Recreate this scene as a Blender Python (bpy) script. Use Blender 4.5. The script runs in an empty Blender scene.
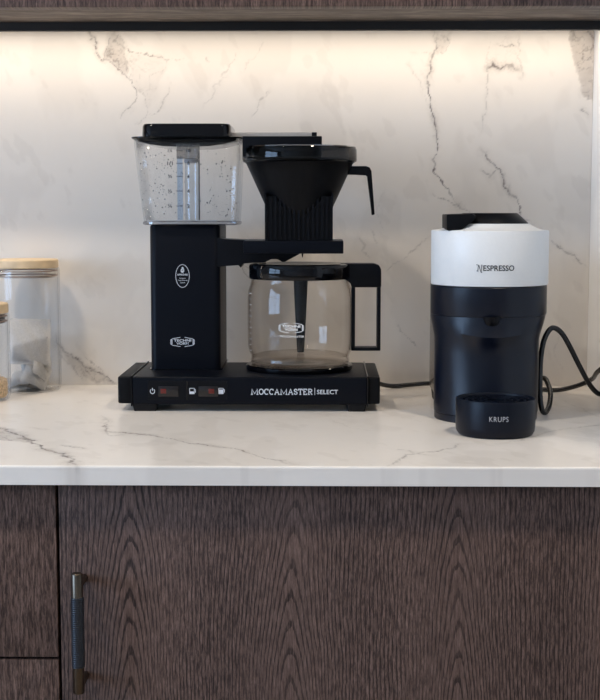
import bpy, bmesh, math, random
import numpy as np
from mathutils import Vector, Matrix
random.seed(7); rng = np.random.default_rng(11)
R = math.radians; PI = math.pi
CZ = 0.90                                     # worktop height above the floor; shapes below are written with z = 0 at the worktop
SC = bpy.context.scene; COL = SC.collection

# ------------------------------------------------------------------ camera
F = 1348.0; CH = 0.245; CD = 1.876; TH = math.atan(140/1348.0); YAW = R(1.0)
cam = bpy.data.objects.new('camera', bpy.data.cameras.new('camera')); COL.objects.link(cam)
cam.location = (0, -CD, CZ+CH); cam.rotation_euler = (PI/2-TH, 0, YAW)
cam.data.sensor_fit = 'HORIZONTAL'; cam.data.sensor_width = 36; cam.data.lens = F/600*36
cam.data.clip_start = .05; SC.camera = cam
fw = Vector((-math.sin(YAW)*math.cos(TH), math.cos(YAW)*math.cos(TH), -math.sin(TH)))
rt = Vector((math.cos(YAW), math.sin(YAW), 0)); up = rt.cross(fw)
def P(px, py, y):                             # point of the place at depth y (z = 0 at the worktop)
    r = fw*F+rt*(px-300)-up*(py-350); t = (y+CD)/r.y
    return Vector((0, -CD, CH))+r*t
def PZ(px, py, z=0):
    r = fw*F+rt*(px-300)-up*(py-350); t = (z-CH)/r.z
    return Vector((0, -CD, CH))+r*t

# ------------------------------------------------------------------ materials
def new_mat(n):
    m = bpy.data.materials.new(n); m.use_nodes = True; nt = m.node_tree
    for x in list(nt.nodes): nt.nodes.remove(x)
    return m, nt
class N:                                       # tiny node builder
    def __init__(s, nt): s.nt = nt
    def __call__(s, t, inp=None, **kw):
        n = s.nt.nodes.new(t)
        for k, v in kw.items(): setattr(n, k, v)
        for k, v in (inp or {}).items():
            if isinstance(v, bpy.types.NodeSocket): s.nt.links.new(v, n.inputs[k])
            else: n.inputs[k].default_value = v
        return n
    def m(s, op, a, b=0.0, c=0.0): return s('ShaderNodeMath', {0: a, 1: b, 2: c}, operation=op).outputs[0]
    def ramp(s, f, stops, interp='LINEAR'):
        n = s('ShaderNodeValToRGB', {0: f}); cr = n.color_ramp; cr.interpolation = interp
        while len(cr.elements) < len(stops): cr.elements.new(.5)
        for e, (p, c) in zip(cr.elements, stops): e.position = p; e.color = (*c, 1) if len(c) == 3 else c
        return n.outputs[0]
    def mix(s, f, a, b, mode='MIX'):
        n = s('ShaderNodeMix', data_type='RGBA', blend_type=mode)
        for i, v in ((0, f), (6, a), (7, b)):
            if isinstance(v, bpy.types.NodeSocket): s.nt.links.new(v, n.inputs[i])
            else: n.inputs[i].default_value = v if i == 0 else (*v, 1)
        return n.outputs[2]
    def out(s, sh): s('ShaderNodeOutputMaterial', {0: sh})
def c4(c): return (*c, 1)
def simple(name, col, rough=.5, metal=0, spec=.5, noise=.06, nscale=300, bump=0, coat=0):
    m, nt = new_mat(name); n = N(nt)
    tc = n('ShaderNodeTexCoord').outputs['Object']
    nz = n('ShaderNodeTexNoise', {'Vector': tc, 'Scale': nscale, 'Detail': 2}).outputs[0]
    c = n.ramp(nz, [(.3, tuple(x*(1-noise) for x in col)), (.7, tuple(min(1, x*(1+noise)) for x in col))])
    b = n('ShaderNodeBsdfPrincipled', {'Base Color': c, 'Roughness': rough, 'Metallic': metal, 'Specular IOR Level': spec, 'Coat Weight': coat})
    if bump:
        bp = n('ShaderNodeBump', {'Height': nz, 'Strength': bump, 'Distance': .0005}); nt.links.new(bp.outputs[0], b.inputs['Normal'])
    n.out(b.outputs[0]); return m
def glass(name, tint=(.97, .98, .98), edge=(.55, .57, .57), power=2.2, rough=.01, f0=.045):
    m, nt = new_mat(name); n = N(nt)           # thin clear wall: lets light straight through, mirrors at grazing angles, deepens at its edge
    lw = n('ShaderNodeLayerWeight', {'Blend': .5}).outputs['Facing']
    e = n.m('POWER', lw, power*2)
    c = n.mix(e, tint, edge)
    tr = n('ShaderNodeBsdfTransparent', {'Color': c}).outputs[0]
    gl = n('ShaderNodeBsdfGlossy', {'Color': (1, 1, 1, 1), 'Roughness': rough}).outputs[0]
    fr = n.m('ADD', n.m('MULTIPLY', n.m('POWER', lw, 4.5), .5), f0)
    mx = n('ShaderNodeMixShader', {0: fr, 1: tr, 2: gl}).outputs[0]
    n.out(mx); return m
def emit(name, col, s):
    m, nt = new_mat(name); n = N(nt)
    n.out(n('ShaderNodeEmission', {'Color': c4(col), 'Strength': s}).outputs[0]); return m

def marble(name, base, rough):
    m, nt = new_mat(name); n = N(nt)
    tc = n('ShaderNodeTexCoord').outputs['Object']
    v = n('ShaderNodeAttribute', attribute_name='vein').outputs['Fac']
    s = n('ShaderNodeAttribute', attribute_name='stain').outputs['Fac']
    n1 = n('ShaderNodeTexNoise', {'Vector': tc, 'Scale': 4.5, 'Detail': 5, 'Roughness': .55}).outputs[0]
    n2 = n('ShaderNodeTexNoise', {'Vector': tc, 'Scale': 60, 'Detail': 4, 'Roughness': .7}).outputs[0]
    b = n.ramp(n1, [(.3, tuple(x*.955 for x in base)), (.65, base)])
    b = n.mix(n.m('MULTIPLY', n.ramp(n2, [(.35, (1, 1, 1)), (.6, (0, 0, 0))]), .05), b, (.62, .6, .58))
    b = n.mix(s, b, (.40, .345, .30))
    b = n.mix(v, b, (.15, .128, .118))
    p = n('ShaderNodeBsdfPrincipled', {'Base Color': b, 'Roughness': rough, 'Specular IOR Level': .45})
    n.out(p.outputs[0]); return m

def oak(name, x0, period, wz, wb, seed=0, dark=(.0115, .0075, .0070), lo=(.075, .046, .038), hi=(.235, .155, .128), plain=0.0, horiz=False, rough=.5):
    """crown-cut veneer: growth rings of a slightly leaning trunk cut by the face, pores broken along the grain"""
    m, nt = new_mat(name); n = N(nt)
    tc = n('ShaderNodeTexCoord').outputs['Object']
    sp = n('ShaderNodeSeparateXYZ', {0: tc}).outputs
    X, Z = (n.m('MULTIPLY', sp[1], .14), n.m('MULTIPLY', sp[0], .3)) if horiz else (sp[0], sp[2])
    cb = n('ShaderNodeCombineXYZ', {0: X, 1: seed, 2: Z}).outputs[0]
    def nz(sx, sz, det=2, rg=.5, off=0.0):
        v = n('ShaderNodeCombineXYZ', {0: n.m('MULTIPLY', X, sx), 1: seed*3.1+off, 2: n.m('MULTIPLY', Z, sz)}).outputs[0]
        return n('ShaderNodeTexNoise', {'Vector': v, 'Scale': 1, 'Detail': det, 'Roughness': rg}).outputs[0]
    xw = n.m('ADD', X, n.m('MULTIPLY', n.m('SUBTRACT', nz(5, 3, 2), .5), .030))
    u = n.m('WRAP', n.m('SUBTRACT', xw, x0), period/2, -period/2)
    u2 = n.m('MULTIPLY', u, u)
    r = n.m('ADD', n.m('SQRT', n.m('ADD', u2, .006**2)), n.m('MULTIPLY', u2, 5.0))
    fo = n.m('EXPONENT', n.m('MULTIPLY', u2, -1/.036**2))
    r = n.m('ADD', r, n.m('MULTIPLY', n.m('MULTIPLY', n.m('SUBTRACT', Z, wz), wb), fo))
    r = n.m('ADD', r, n.m('MULTIPLY', n.m('SUBTRACT', nz(230, 26, 3, .65, 5), .5), .0042))
    rr = n.m('ADD', n.m('MULTIPLY', r, 135.0), n.m('MULTIPLY', n.m('SUBTRACT', nz(12, 9, 2, .5, 9), .5), 2.6))
    fr = n.m('FRACT', rr)
    ring = n.ramp(fr, [(0, (1, 1, 1)), (.20, (1, 1, 1)), (.30, (.2, .2, .2)), (.50, (0, 0, 0)), (.95, (0, 0, 0)), (1, (1, 1, 1))])
    pore = n.ramp(nz(900, 70, 2, .6, 2), [(.38, (0, 0, 0)), (.52, (1, 1, 1))])
    pore2 = n.ramp(nz(640, 75, 3, .75, 20), [(.46, (0, 0, 0)), (.58, (1, 1, 1))])
    streak = nz(520, 45, 4, .75, 31)
    tone = nz(11, 2.2, 2, .5, 44)
    b = n.mix(n.ramp(streak, [(.36, (0, 0, 0)), (.64, (1, 1, 1))]), lo, hi)
    b = n.mix(n.m('MULTIPLY', n.ramp(tone, [(.3, (0, 0, 0)), (.7, (1, 1, 1))]), .35), b, tuple(x*.8 for x in lo))
    rk = n.m('MULTIPLY', n.m('MULTIPLY', ring, n.m('ADD', n.m('MULTIPLY', pore, .6), .4)), n.m('MULTIPLY', n.ramp(nz(18, 5, 2, .5, 61), [(.3, (.45, .45, .45)), (.55, (1, 1, 1))]), 1-plain))
    # rings fade where the cut runs quarter to the trunk
    b = n.mix(n.m('MULTIPLY', rk, .86), b, dark)
    b = n.mix(n.m('MULTIPLY', n.m('MULTIPLY', pore2, n.m('SUBTRACT', 1.0, n.m('MULTIPLY', fo, .65*(1-plain)))), .62), b, dark)
    bp = n('ShaderNodeBump', {'Height': n.m('ADD', rk, pore2), 'Strength': .25, 'Distance': -.0004}).outputs[0]
    p = n('ShaderNodeBsdfPrincipled', {'Base Color': b, 'Roughness': rough, 'Specular IOR Level': .2, 'Normal': bp})
    n.out(p.outputs[0]); return m

M = {}
M['marble_wall'] = marble('marble_wall', (.775, .722, .655), .32)
M['marble_top'] = marble('marble_top', (.87, .825, .765), .24)
M['oak_door'] = oak('oak_door', 0, .1595, -.34, .19, 0)
M['oak_drawer'] = oak('oak_drawer', .05, .30, -1.0, .05, 4, plain=.7)
M['oak_under'] = oak('oak_under', .07, .22, .3, .02, 7, plain=.55, horiz=True, lo=(.085, .060, .048), hi=(.25, .20, .165), dark=(.06, .042, .034))
M['black_edge'] = simple('black_edge', (.006, .005, .005), .6)
M['carcass'] = simple('carcass', (.008, .007, .007), .8)
M['plaster'] = simple('plaster', (.78, .76, .73), .8, noise=.02, nscale=40)
M['white_panel'] = simple('white_panel', (.86, .85, .83), .5, noise=.01, nscale=40)
M['floor'] = simple('floor', (.30, .24, .18), .4, noise=.2, nscale=8)
M['machine'] = simple('machine', (.0018, .0028, .0060), .38, spec=.12, bump=.15, nscale=2500)
M['machine_dark'] = simple('machine_dark', (.0030, .0034, .0045), .45, spec=.12)
M['gloss_black'] = simple('gloss_black', (.002, .002, .003), .06, spec=.3)
M['satin_black'] = simple('satin_black', (.0026, .0031, .005), .33, spec=.15)
M['rubber'] = simple('rubber', (.006, .006, .007), .75, spec=.2)
M['nes_blue'] = simple('nes_blue', (.0013, .0032, .0098), .30, spec=.33, bump=.1, nscale=3000)
M['nes_tray'] = simple('nes_tray', (.0030, .0048, .0105), .36, spec=.18)
M['nes_white'] = simple('nes_white', (.80, .80, .78), .38, noise=.01)
M['nes_lid'] = simple('nes_lid', (.0035, .0038, .005), .42, spec=.13)
M['print_white'] = simple('print_white', (.62, .66, .72), .6, noise=.03)
M['print_glass'] = simple('print_glass', (.85, .86, .87), .6, noise=.03)
M['print_dark'] = simple('print_dark', (.03, .03, .035), .6)
M['print_grey'] = simple('print_grey', (.36, .37, .39), .5)
M['steel'] = simple('steel', (.50, .47, .44), .35, metal=.35, noise=.05)
M['bronze'] = simple('bronze', (.12, .095, .072), .3, metal=1, noise=.1, nscale=200)
M['bronze_bright'] = simple('bronze_bright', (.42, .30, .20), .25, metal=1)
M['bamboo'] = simple('bamboo', (.66, .50, .31), .5, noise=.12, nscale=60)
M['seal'] = simple('seal', (.30, .215, .17), .5)
M['cord'] = simple('cord', (.006, .006, .007), .25, spec=.5)
M['oats'] = simple('oats', (.60, .44, .27), .8, noise=.35, nscale=350)
M['tea'] = simple('tea', (.085, .075, .072), .9, noise=.7, nscale=420)
M['socket'] = simple('socket', (.8, .8, .79), .35, noise=.01)
M['bean_red'] = simple('bean_red', (.10, .012, .008), .2, spec=.5)
M['switch_off'] = simple('switch_off', (.008, .006, .006), .15)
M['glass'] = glass('glass', (.997, .994, .990), (.60, .54, .50), 2.6, f0=.016)
M['jar_glass'] = glass('jar_glass', (.997, .997, .997), (.66, .66, .65), 2.6, f0=.014)
M['tank'] = glass('tank', (.993, .995, .997), (.68, .70, .72), 2.4, f0=.022)
M['tube'] = glass('tube', (.92, .95, .98), (.45, .50, .58), 1.4, f0=.06)
M['smoke'] = glass('smoke', (.20, .20, .205), (.03, .03, .03), 1.2, f0=.024)
M['smoke_tank'] = glass('smoke_tank', (.62, .58, .54), (.30, .28, .26), 1.4, rough=.2, f0=.06)
def paper():
    m, nt = new_mat('tea_paper'); n = N(nt)
    tc = n('ShaderNodeTexCoord').outputs['Object']
    nz = n('ShaderNodeTexNoise', {'Vector': tc, 'Scale': 500, 'Detail': 3}).outputs[0]
    c = n.ramp(nz, [(.3, (.74, .72, .69)), (.7, (.86, .84, .81))])
    d = n('ShaderNodeBsdfDiffuse', {'Color': c}).outputs[0]
    t = n('ShaderNodeBsdfTranslucent', {'Color': c}).outputs[0]
    tr = n('ShaderNodeBsdfTransparent', {}).outputs[0]
    a = n('ShaderNodeMixShader', {0: .35, 1: d, 2: t}).outputs[0]
    n.out(n('ShaderNodeMixShader', {0: .42, 1: a, 2: tr}).outputs[0]); return m
M['paper'] = paper()
def knurl():
    m, nt = new_mat('knurled_grip'); n = N(nt)
    tc = n('ShaderNodeTexCoord').outputs['Object']
    sp = n('ShaderNodeSeparateXYZ', {0: tc}).outputs
    w = n.m('SINE', n.m('MULTIPLY', sp[2], 2*PI/.0021))
    b = n('ShaderNodeBump', {'Height': w, 'Strength': .35, 'Distance': .0005}).outputs[0]
    n.out(n('ShaderNodeBsdfPrincipled', {'Base Color': (.020, .024, .032, 1), 'Roughness': .38, 'Metallic': .3, 'Normal': b}).outputs[0]); return m
M['knurl'] = knurl()

# ------------------------------------------------------------------ object helpers
ORG = {}
def link(name, me, mat, parent=None, org=None, smooth=35):
    """one mesh object; coordinates come in with z = 0 at the worktop"""
    if mat is not None and not me.materials: me.materials.append(M[mat] if isinstance(mat, str) else mat)
    o = bpy.data.objects.new(name, me); COL.objects.link(o)
    if parent is not None:
        L = ORG[parent.name]; o.parent = parent; ORG[o.name] = L
    else:
        if org is None:
            co = np.empty(len(me.vertices)*3); me.vertices.foreach_get('co', co); co = co.reshape(-1, 3)
            org = Vector(((co[:, 0].min()+co[:, 0].max())/2, (co[:, 1].min()+co[:, 1].max())/2, co[:, 2].min()))
        L = Vector(org); o.location = L+Vector((0, 0, CZ)); ORG[o.name] = L
    me.transform(Matrix.Translation(-L))
    return o
def obj(name, bm, mat, parent=None, org=None, sharp=35, flat=False):
    bmesh.ops.recalc_face_normals(bm, faces=bm.faces)
    if not flat:
        for f in bm.faces: f.smooth = True
        for e in bm.edges:
            if len(e.link_faces) == 2 and e.calc_face_angle(0) > R(sharp): e.smooth = False
    me = bpy.data.meshes.new(name); bm.to_mesh(me); bm.free()
    return link(name, me, mat, parent, org)
def tag(o, label=None, cat=None, group=None, kind=None):
    if label: o['label'] = label
    if cat: o['category'] = cat
    if group: o['group'] = group
    if kind: o['kind'] = kind
    return o
def thing(name, loc, label, cat, group=None):
    o = bpy.data.objects.new(name, None); COL.objects.link(o); o.empty_display_size = .02
    o.location = Vector(loc)+Vector((0, 0, CZ)); ORG[o.name] = Vector(loc)
    return tag(o, label, cat, group)
def struct(name, bm, mat): return tag(obj(name, bm, mat), kind='structure')

def BM(): return bmesh.new()
def box(bm, x0, x1, y0, y1, z0, z1, bev=0, seg=2):
    vs = [bm.verts.new((x, y, z)) for x in (x0, x1) for y in (y0, y1) for z in (z0, z1)]
    fs = [bm.faces.new([vs[i] for i in q]) for q in ((0, 1, 3, 2), (4, 6, 7, 5), (0, 4, 5, 1), (2, 3, 7, 6), (0, 2, 6, 4), (1, 5, 7, 3))]
    if bev:
        es = list({e for f in fs for e in f.edges})
        bmesh.ops.bevel(bm, geom=es, offset=bev, segments=seg, profile=.6, affect='EDGES')
    return bm
def bx(*a, **k): return box(BM(), *a, **k)
def lathe(bm, prof, cx, cy, seg=64, cap0=True, cap1=True, a0=0, a1=2*PI):
    full = abs(a1-a0-2*PI) < 1e-6; n = seg if full else seg+1; rings = []
    for r, z in prof:
        rings.append([bm.verts.new((cx+max(r, 1e-5)*math.sin(a0+(a1-a0)*i/seg), cy-max(r, 1e-5)*math.cos(a0+(a1-a0)*i/seg), z)) for i in range(n)])
    for A, B in zip(rings, rings[1:]):
        for i in range(seg): j = (i+1) % n; bm.faces.new((A[i], A[j], B[j], B[i]))
    if full:
        if cap0: bm.faces.new(rings[0])
        if cap1: bm.faces.new(rings[-1])
    return bm
def rrect(cx, cy, w, d, r, k=6):
    pts = []; r = min(r, w/2-1e-5, d/2-1e-5)
    for sx, sy, a in ((1, 1, 0), (-1, 1, PI/2), (-1, -1, PI), (1, -1, 1.5*PI)):
        for i in range(k+1):
            t = a+PI/2*i/k; pts.append((cx+sx*(w/2-r)+r*math.cos(t), cy+sy*(d/2-r)+r*math.sin(t)))
    return pts
def loft(bm, secs, k=6, cap0=True, cap1=True):        # secs: (z, cx, cy, w, d, r)
    rings = [[bm.verts.new((x, y, s[0])) for x, y in rrect(*s[1:], k)] for s in secs]
    n = len(rings[0])
    for A, B in zip(rings, rings[1:]):
        for i in range(n): j = (i+1) % n; bm.faces.new((A[i], A[j], B[j], B[i]))
    if cap0: bm.faces.new(rings[0])
    if cap1: bm.faces.new(rings[-1])
    return bm
def prism(bm, pts, y0, y1, bev=0):                    # pts in (x, z), pushed from y0 to y1
    A = [bm.verts.new((x, y0, z)) for x, z in pts]; B = [bm.verts.new((x, y1, z)) for x, z in pts]
    fs = [bm.faces.new(A), bm.faces.new(B[::-1])]
    for i in range(len(pts)): j = (i+1) % len(pts); fs.append(bm.faces.new((A[i], B[i], B[j], A[j])))
    if bev:
        es = list({e for f in fs for e in f.edges})
        bmesh.ops.bevel(bm, geom=es, offset=bev, segments=2, profile=.6, affect='EDGES')
    return bm
def pxz(pts, y): return [(P(a, b, y).x, P(a, b, y).z) for a, b in pts]
def smooth_path(pts, n=10):
    p = [Vector(q) for q in pts]; p = [2*p[0]-p[1]]+p+[2*p[-1]-p[-2]]; out = []
    for i in range(1, len(p)-2):
        for k in range(n):
            t = k/n; a, b, c, d = p[i-1:i+3]
            out.append(.5*((2*b)+(c-a)*t+(2*a-5*b+4*c-d)*t*t+(3*b-a-3*c+d)*t**3))
    out.append(p[-2]); return out
def tube(bm, pts, r, seg=10, smooth=10):
    P_ = smooth_path(pts, smooth) if smooth else [Vector(q) for q in pts]
    prev = None; rings = []; nrm = None
    for i, p in enumerate(P_):
        t = (P_[min(i+1, len(P_)-1)]-P_[max(i-1, 0)]).normalized()
        if nrm is None: nrm = t.orthogonal().normalized()
        nrm = (nrm-t*nrm.dot(t)).normalized(); b = t.cross(nrm)
        rings.append([bm.verts.new(p+(nrm*math.cos(2*PI*k/seg)+b*math.sin(2*PI*k/seg))*r) for k in range(seg)])
    for A, B in zip(rings, rings[1:]):
        for i in range(seg): j = (i+1) % seg; bm.faces.new((A[i], A[j], B[j], B[i]))
    bm.faces.new(rings[0]); bm.faces.new(rings[-1]); return bm
# --- flat lettering and marks, standing in the XZ plane and facing the room
def text_bm(body, cx, cz, w, h, y, bold=0, depth=.0003, space=1.0):
    cu = bpy.data.curves.new('t', 'FONT'); cu.body = body; cu.size = 1; cu.offset = bold; cu.space_character = space; cu.resolution_u = 3
    to = bpy.data.objects.new('t', cu); COL.objects.link(to)
    bpy.context.view_layer.update()
    me = bpy.data.meshes.new_from_object(to.evaluated_get(bpy.context.evaluated_depsgraph_get()))
    bpy.data.objects.remove(to); bpy.data.curves.remove(cu)
    bm = BM(); bm.from_mesh(me); bpy.data.meshes.remove(me)
    xs = [v.co.x for v in bm.verts]; ys = [v.co.y for v in bm.verts]
    x0, x1, y0, y1 = min(xs), max(xs), min(ys), max(ys)
    for v in bm.verts: v.co = Vector((cx+((v.co.x-x0)/(x1-x0)-.5)*w, y, cz+((v.co.y-y0)/(y1-y0)-.5)*h))
    g = bmesh.ops.extrude_face_region(bm, geom=list(bm.faces))
    for v in g['geom']:
        if isinstance(v, bmesh.types.BMVert): v.co.y += depth
    return bm
def stroke(bm, pts, th, y, depth=.0003, closed=False):    # a ribbon along points in (x, z)
    n = len(pts); L = []; Rr = []
    for i in range(n):
        if closed: a, c = Vector(pts[i-1]), Vector(pts[(i+1) % n])
        else: a, c = Vector(pts[max(i-1, 0)]), Vector(pts[min(i+1, n-1)])
        t = (c-a).normalized(); q = Vector((-t.y, t.x))*th/2; p = Vector(pts[i]); L.append(p+q); Rr.append(p-q)
    rng_ = range(n if closed else n-1)
    V = [[bm.verts.new((s.x, yy, s.y)) for s in S] for yy in (y, y+depth) for S in (L, Rr)]
    for i in rng_:
        j = (i+1) % n
        for a, b in ((0, 1), (1, 3), (3, 2), (2, 0)): bm.faces.new((V[a][i], V[a][j], V[b][j], V[b][i]))
    if not closed:
        for i in (0, n-1): bm.faces.new((V[0][i], V[1][i], V[3][i], V[2][i]))
    return bm
def join(bm, other):
    me = bpy.data.meshes.new('j'); other.to_mesh(me); other.free(); bm.from_mesh(me); bpy.data.meshes.remove(me); return bm
def arc(cx, cz, rx, rz, a0, a1, n=14): return [(cx+rx*math.cos(R(a0+(a1-a0)*i/n)), cz+rz*math.sin(R(a0+(a1-a0)*i/n))) for i in range(n+1)]
def wrap(bm, cx, cy, Rad):                                # bends a flat mark round an upright cylinder; y must hold the stand-off
    for v in bm.verts:
        a = (v.co.x-cx)/Rad; rad = Rad-v.co.y; v.co.x = cx+rad*math.sin(a); v.co.y = cy-rad*math.cos(a)
    return bm
SLAB = {
 'M': ([[(.13, 0), (.13, 1), (.5, .1), (.87, 1), (.87, 0)], [(0, 0), (.25, 0)], [(.75, 0), (1, 0)]], 1.5),
 'O': ([arc(.5, .5, .45, .5, 0, 360, 18)], .95), 'C': ([arc(.52, .5, .45, .5, 50, 310, 14), [(.85, .7), (.85, 1.02)]], .92),
 'A': ([[(.12, 0), (.5, 1.03), (.88, 0)], [(.28, .36), (.72, .36)], [(0, 0), (.28, 0)], [(.72, 0), (1, 0)]], 1.05),
 'S': ([[(.84, .72), (.82, .88), (.5, 1), (.16, .88), (.16, .64), (.5, .52), (.86, .38), (.86, .13), (.5, 0), (.16, .1), (.12, .3)]], .78),
 'T': ([[(.5, 0), (.5, 1)], [(.03, 1), (.97, 1)], [(.04, .75), (.04, 1)], [(.96, .75), (.96, 1)], [(.3, 0), (.7, 0)]], .88),
 'E': ([[(.2, 0), (.2, 1)], [(.05, 1), (.9, 1)], [(.05, 0), (.9, 0)], [(.2, .52), (.65, .52)], [(.9, .78), (.9, 1)], [(.9, 0), (.9, .22)]], .85),
 'R': ([[(.2, 0), (.2, 1)], [(.05, 1), (.6, 1), (.85, .88), (.85, .62), (.6, .5), (.2, .5)], [(.5, .5), (.85, 0)], [(.05, 0), (.4, 0)], [(.7, 0), (1, 0)]], .95)}
def slab_text(bm, s, x0, x1, z0, h, y, th):
    tot = sum(SLAB[c][1] for c in s)+.12*(len(s)-1); k = (x1-x0)/tot; x = x0
    for c in s:
        st, wd = SLAB[c]
        for p in st: stroke(bm, [(x+a*wd*k, z0+b*h) for a, b in p], th, y)
        x += (wd+.12)*k
    return bm
def hex_badge(bm, cx, cz, w, h, y, th):                   # the maker's oblong six-sided badge with its two lines
    a = w/2; b = h/2
    for s in (-1, 1):
        stroke(bm, [(cx+s*a*.18, cz+b*1.0), (cx+s*a*.82, cz+b*.72), (cx+s*a, cz+b*.45), (cx+s*a, cz-b*.45), (cx+s*a*.82, cz-b*.72), (cx+s*a*.18, cz-b)], th, y)
        stroke(bm, [(cx+s*a*.9, cz+b*.5), (cx+s*a*.9, cz-b*.5)], th*1.6, y)
    join(bm, text_bm('TECHNI', cx, cz+b*.30, w*.74, h*.27, y, bold=.03))
    join(bm, text_bm('VORM', cx, cz-b*.34, w*.52, h*.27, y, bold=.03))
    return bm

# ------------------------------------------------------------------ marble sheets: veins are part of the stone
def vnoise(x, y, seed):
    r = np.random.default_rng(seed); T = r.random((256, 256))
    xi = np.floor(x).astype(int); yi = np.floor(y).astype(int); fx = x-xi; fy = y-yi
    fx = fx*fx*(3-2*fx); fy = fy*fy*(3-2*fy); xi %= 256; yi %= 256; x2 = (xi+1) % 256; y2 = (yi+1) % 256
    return (T[xi, yi]*(1-fx)+T[x2, yi]*fx)*(1-fy)+(T[xi, y2]*(1-fx)+T[x2, y2]*fx)*fy
def fbm(x, y, s, seed, o=4):
    v = 0; a = .5
    for i in range(o): v = v+a*vnoise(x*s*2**i+31.7*i, y*s*2**i+17.3*i, seed+i); a *= .5
    return v/(1-.5**o)
def polydist(U, V, pts):
    d = np.full(U.shape, 9.0); tt = np.zeros(U.shape); n = len(pts)-1
    for i, ((ax, ay), (bx_, by)) in enumerate(zip(pts, pts[1:])):
        dx, dy = bx_-ax, by-ay; L = dx*dx+dy*dy+1e-12
        t = np.clip(((U-ax)*dx+(V-ay)*dy)/L, 0, 1); q = np.hypot(U-ax-t*dx, V-ay-t*dy)
        tt = np.where(q < d, (i+t)/n, tt); d = np.minimum(d, q)
    return d, tt
def inside(U, V, poly):
    c = np.zeros(U.shape, bool); n = len(poly)
    for i in range(n):
        (x1, y1), (x2, y2) = poly[i], poly[i-1]
        c ^= ((y1 > V) != (y2 > V)) & (U < (x2-x1)*(V-y1)/(y2-y1+1e-12)+x1)
    return c
def veins(U, V, lines, patches, seed, aniso=1.0):
    Wu = U+(fbm(U, V, 55, seed)-.5)*.013+(fbm(U, V, 260, seed+20)-.5)*.005
    Wv = V+(fbm(U, V, 55, seed+9)-.5)*.013+(fbm(U, V, 260, seed+29)-.5)*.005
    vein = np.zeros(U.shape); stain = np.zeros(U.shape)
    br = fbm(U, V, 120, seed+40); b2 = fbm(U, V, 35, seed+50)
    for pts, w, s in lines:
        d, t = polydist(Wu, Wv, pts); ta = np.clip(np.minimum(t, 1-t)*12, .25, 1)
        k = s*np.exp(-(d/(w*(.45+.8*b2)))**2)*np.clip((br-.25)*3.2, .55, 1)*ta
        vein = np.maximum(vein, k); stain = np.maximum(stain, s*.55*np.exp(-(d/(w*5))**2)*np.clip((b2-.3)*2.2, 0, 1))
    for poly, s in patches:
        xs, ys = zip(*poly)
        ins = inside(Wu, Wv, poly).astype(float); d, _ = polydist(Wu, Wv, list(poly)+[poly[0]])
        k = ins*s*1.15*(.55+.6*fbm(U, V, 90, seed+60))*np.clip(d/.004+.35, 0, 1)
        stain = np.maximum(stain, k); vein = np.maximum(vein, s*.35*np.exp(-(d/.0012)**2)*np.clip((br-.35)*3, 0, 1))
    web = np.exp(-((fbm(U, V, 48, seed+90)-.5)/.018)**2)+.7*np.exp(-((fbm(U, V, 95, seed+95)-.5)/.022)**2)
    vein = np.maximum(vein, np.clip(web, 0, 1)*np.clip(stain*1.5, 0, 1)*.55*np.clip((br-.2)*3, 0, 1))
    st = np.clip((fbm(U, V*.6, 14, seed+70)-.58)*1.6, 0, .10)+np.clip((fbm(U+V*.5, V*.5-U*.2, 45, seed+80)-.66)*1.8, 0, .10)
    return np.clip(vein*1.25, 0, 1), np.clip(np.maximum(stain, st), 0, 1)
def sheet(name, xs, path, uv, lines, patches, seed, mat, label, cat):
    """a slab skin: columns xs along x, rows along path of (y, z)"""
    nx, npth = len(xs), len(path); X = np.repeat(np.asarray(xs)[:, None], npth, 1)
    Yp = np.repeat(np.array([p[0] for p in path])[None], nx, 0); Zp = np.repeat(np.array([p[1] for p in path])[None], nx, 0)
    vein, stain = veins(X, Zp if uv == 'z' else Yp, lines, patches, seed)
    if uv == 'y': keep = np.array([1.0 if p[1] > -.004 else .35 for p in path])[None]; vein = vein*keep
    co = np.stack([X, Yp, Zp], -1).reshape(-1, 3)
    i = np.arange(nx-1)[:, None]*npth+np.arange(npth-1)[None]
    fc = np.stack([i, i+npth, i+npth+1, i+1], -1).reshape(-1, 4)
    me = bpy.data.meshes.new(name); me.vertices.add(len(co)); me.vertices.foreach_set('co', co.ravel())
    me.loops.add(fc.size); me.loops.foreach_set('vertex_index', fc.ravel())
    me.polygons.add(len(fc)); me.polygons.foreach_set('loop_start', np.arange(len(fc))*4)
    me.update(calc_edges=True); me.validate()
    for nm, a in (('vein', vein), ('stain', stain)):
        at = me.attributes.new(nm, 'FLOAT', 'POINT'); at.data.foreach_set('value', a.ravel().astype(np.float32))
    me.polygons.foreach_set('use_smooth', np.zeros(len(fc), bool))
    return me
def wpts(pp): return [(P(a, b, 0).x, P(a, b, 0).z) for a, b in pp]
def tpts(pp): return [(PZ(a, b).x, PZ(a, b).y) for a, b in pp]
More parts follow.
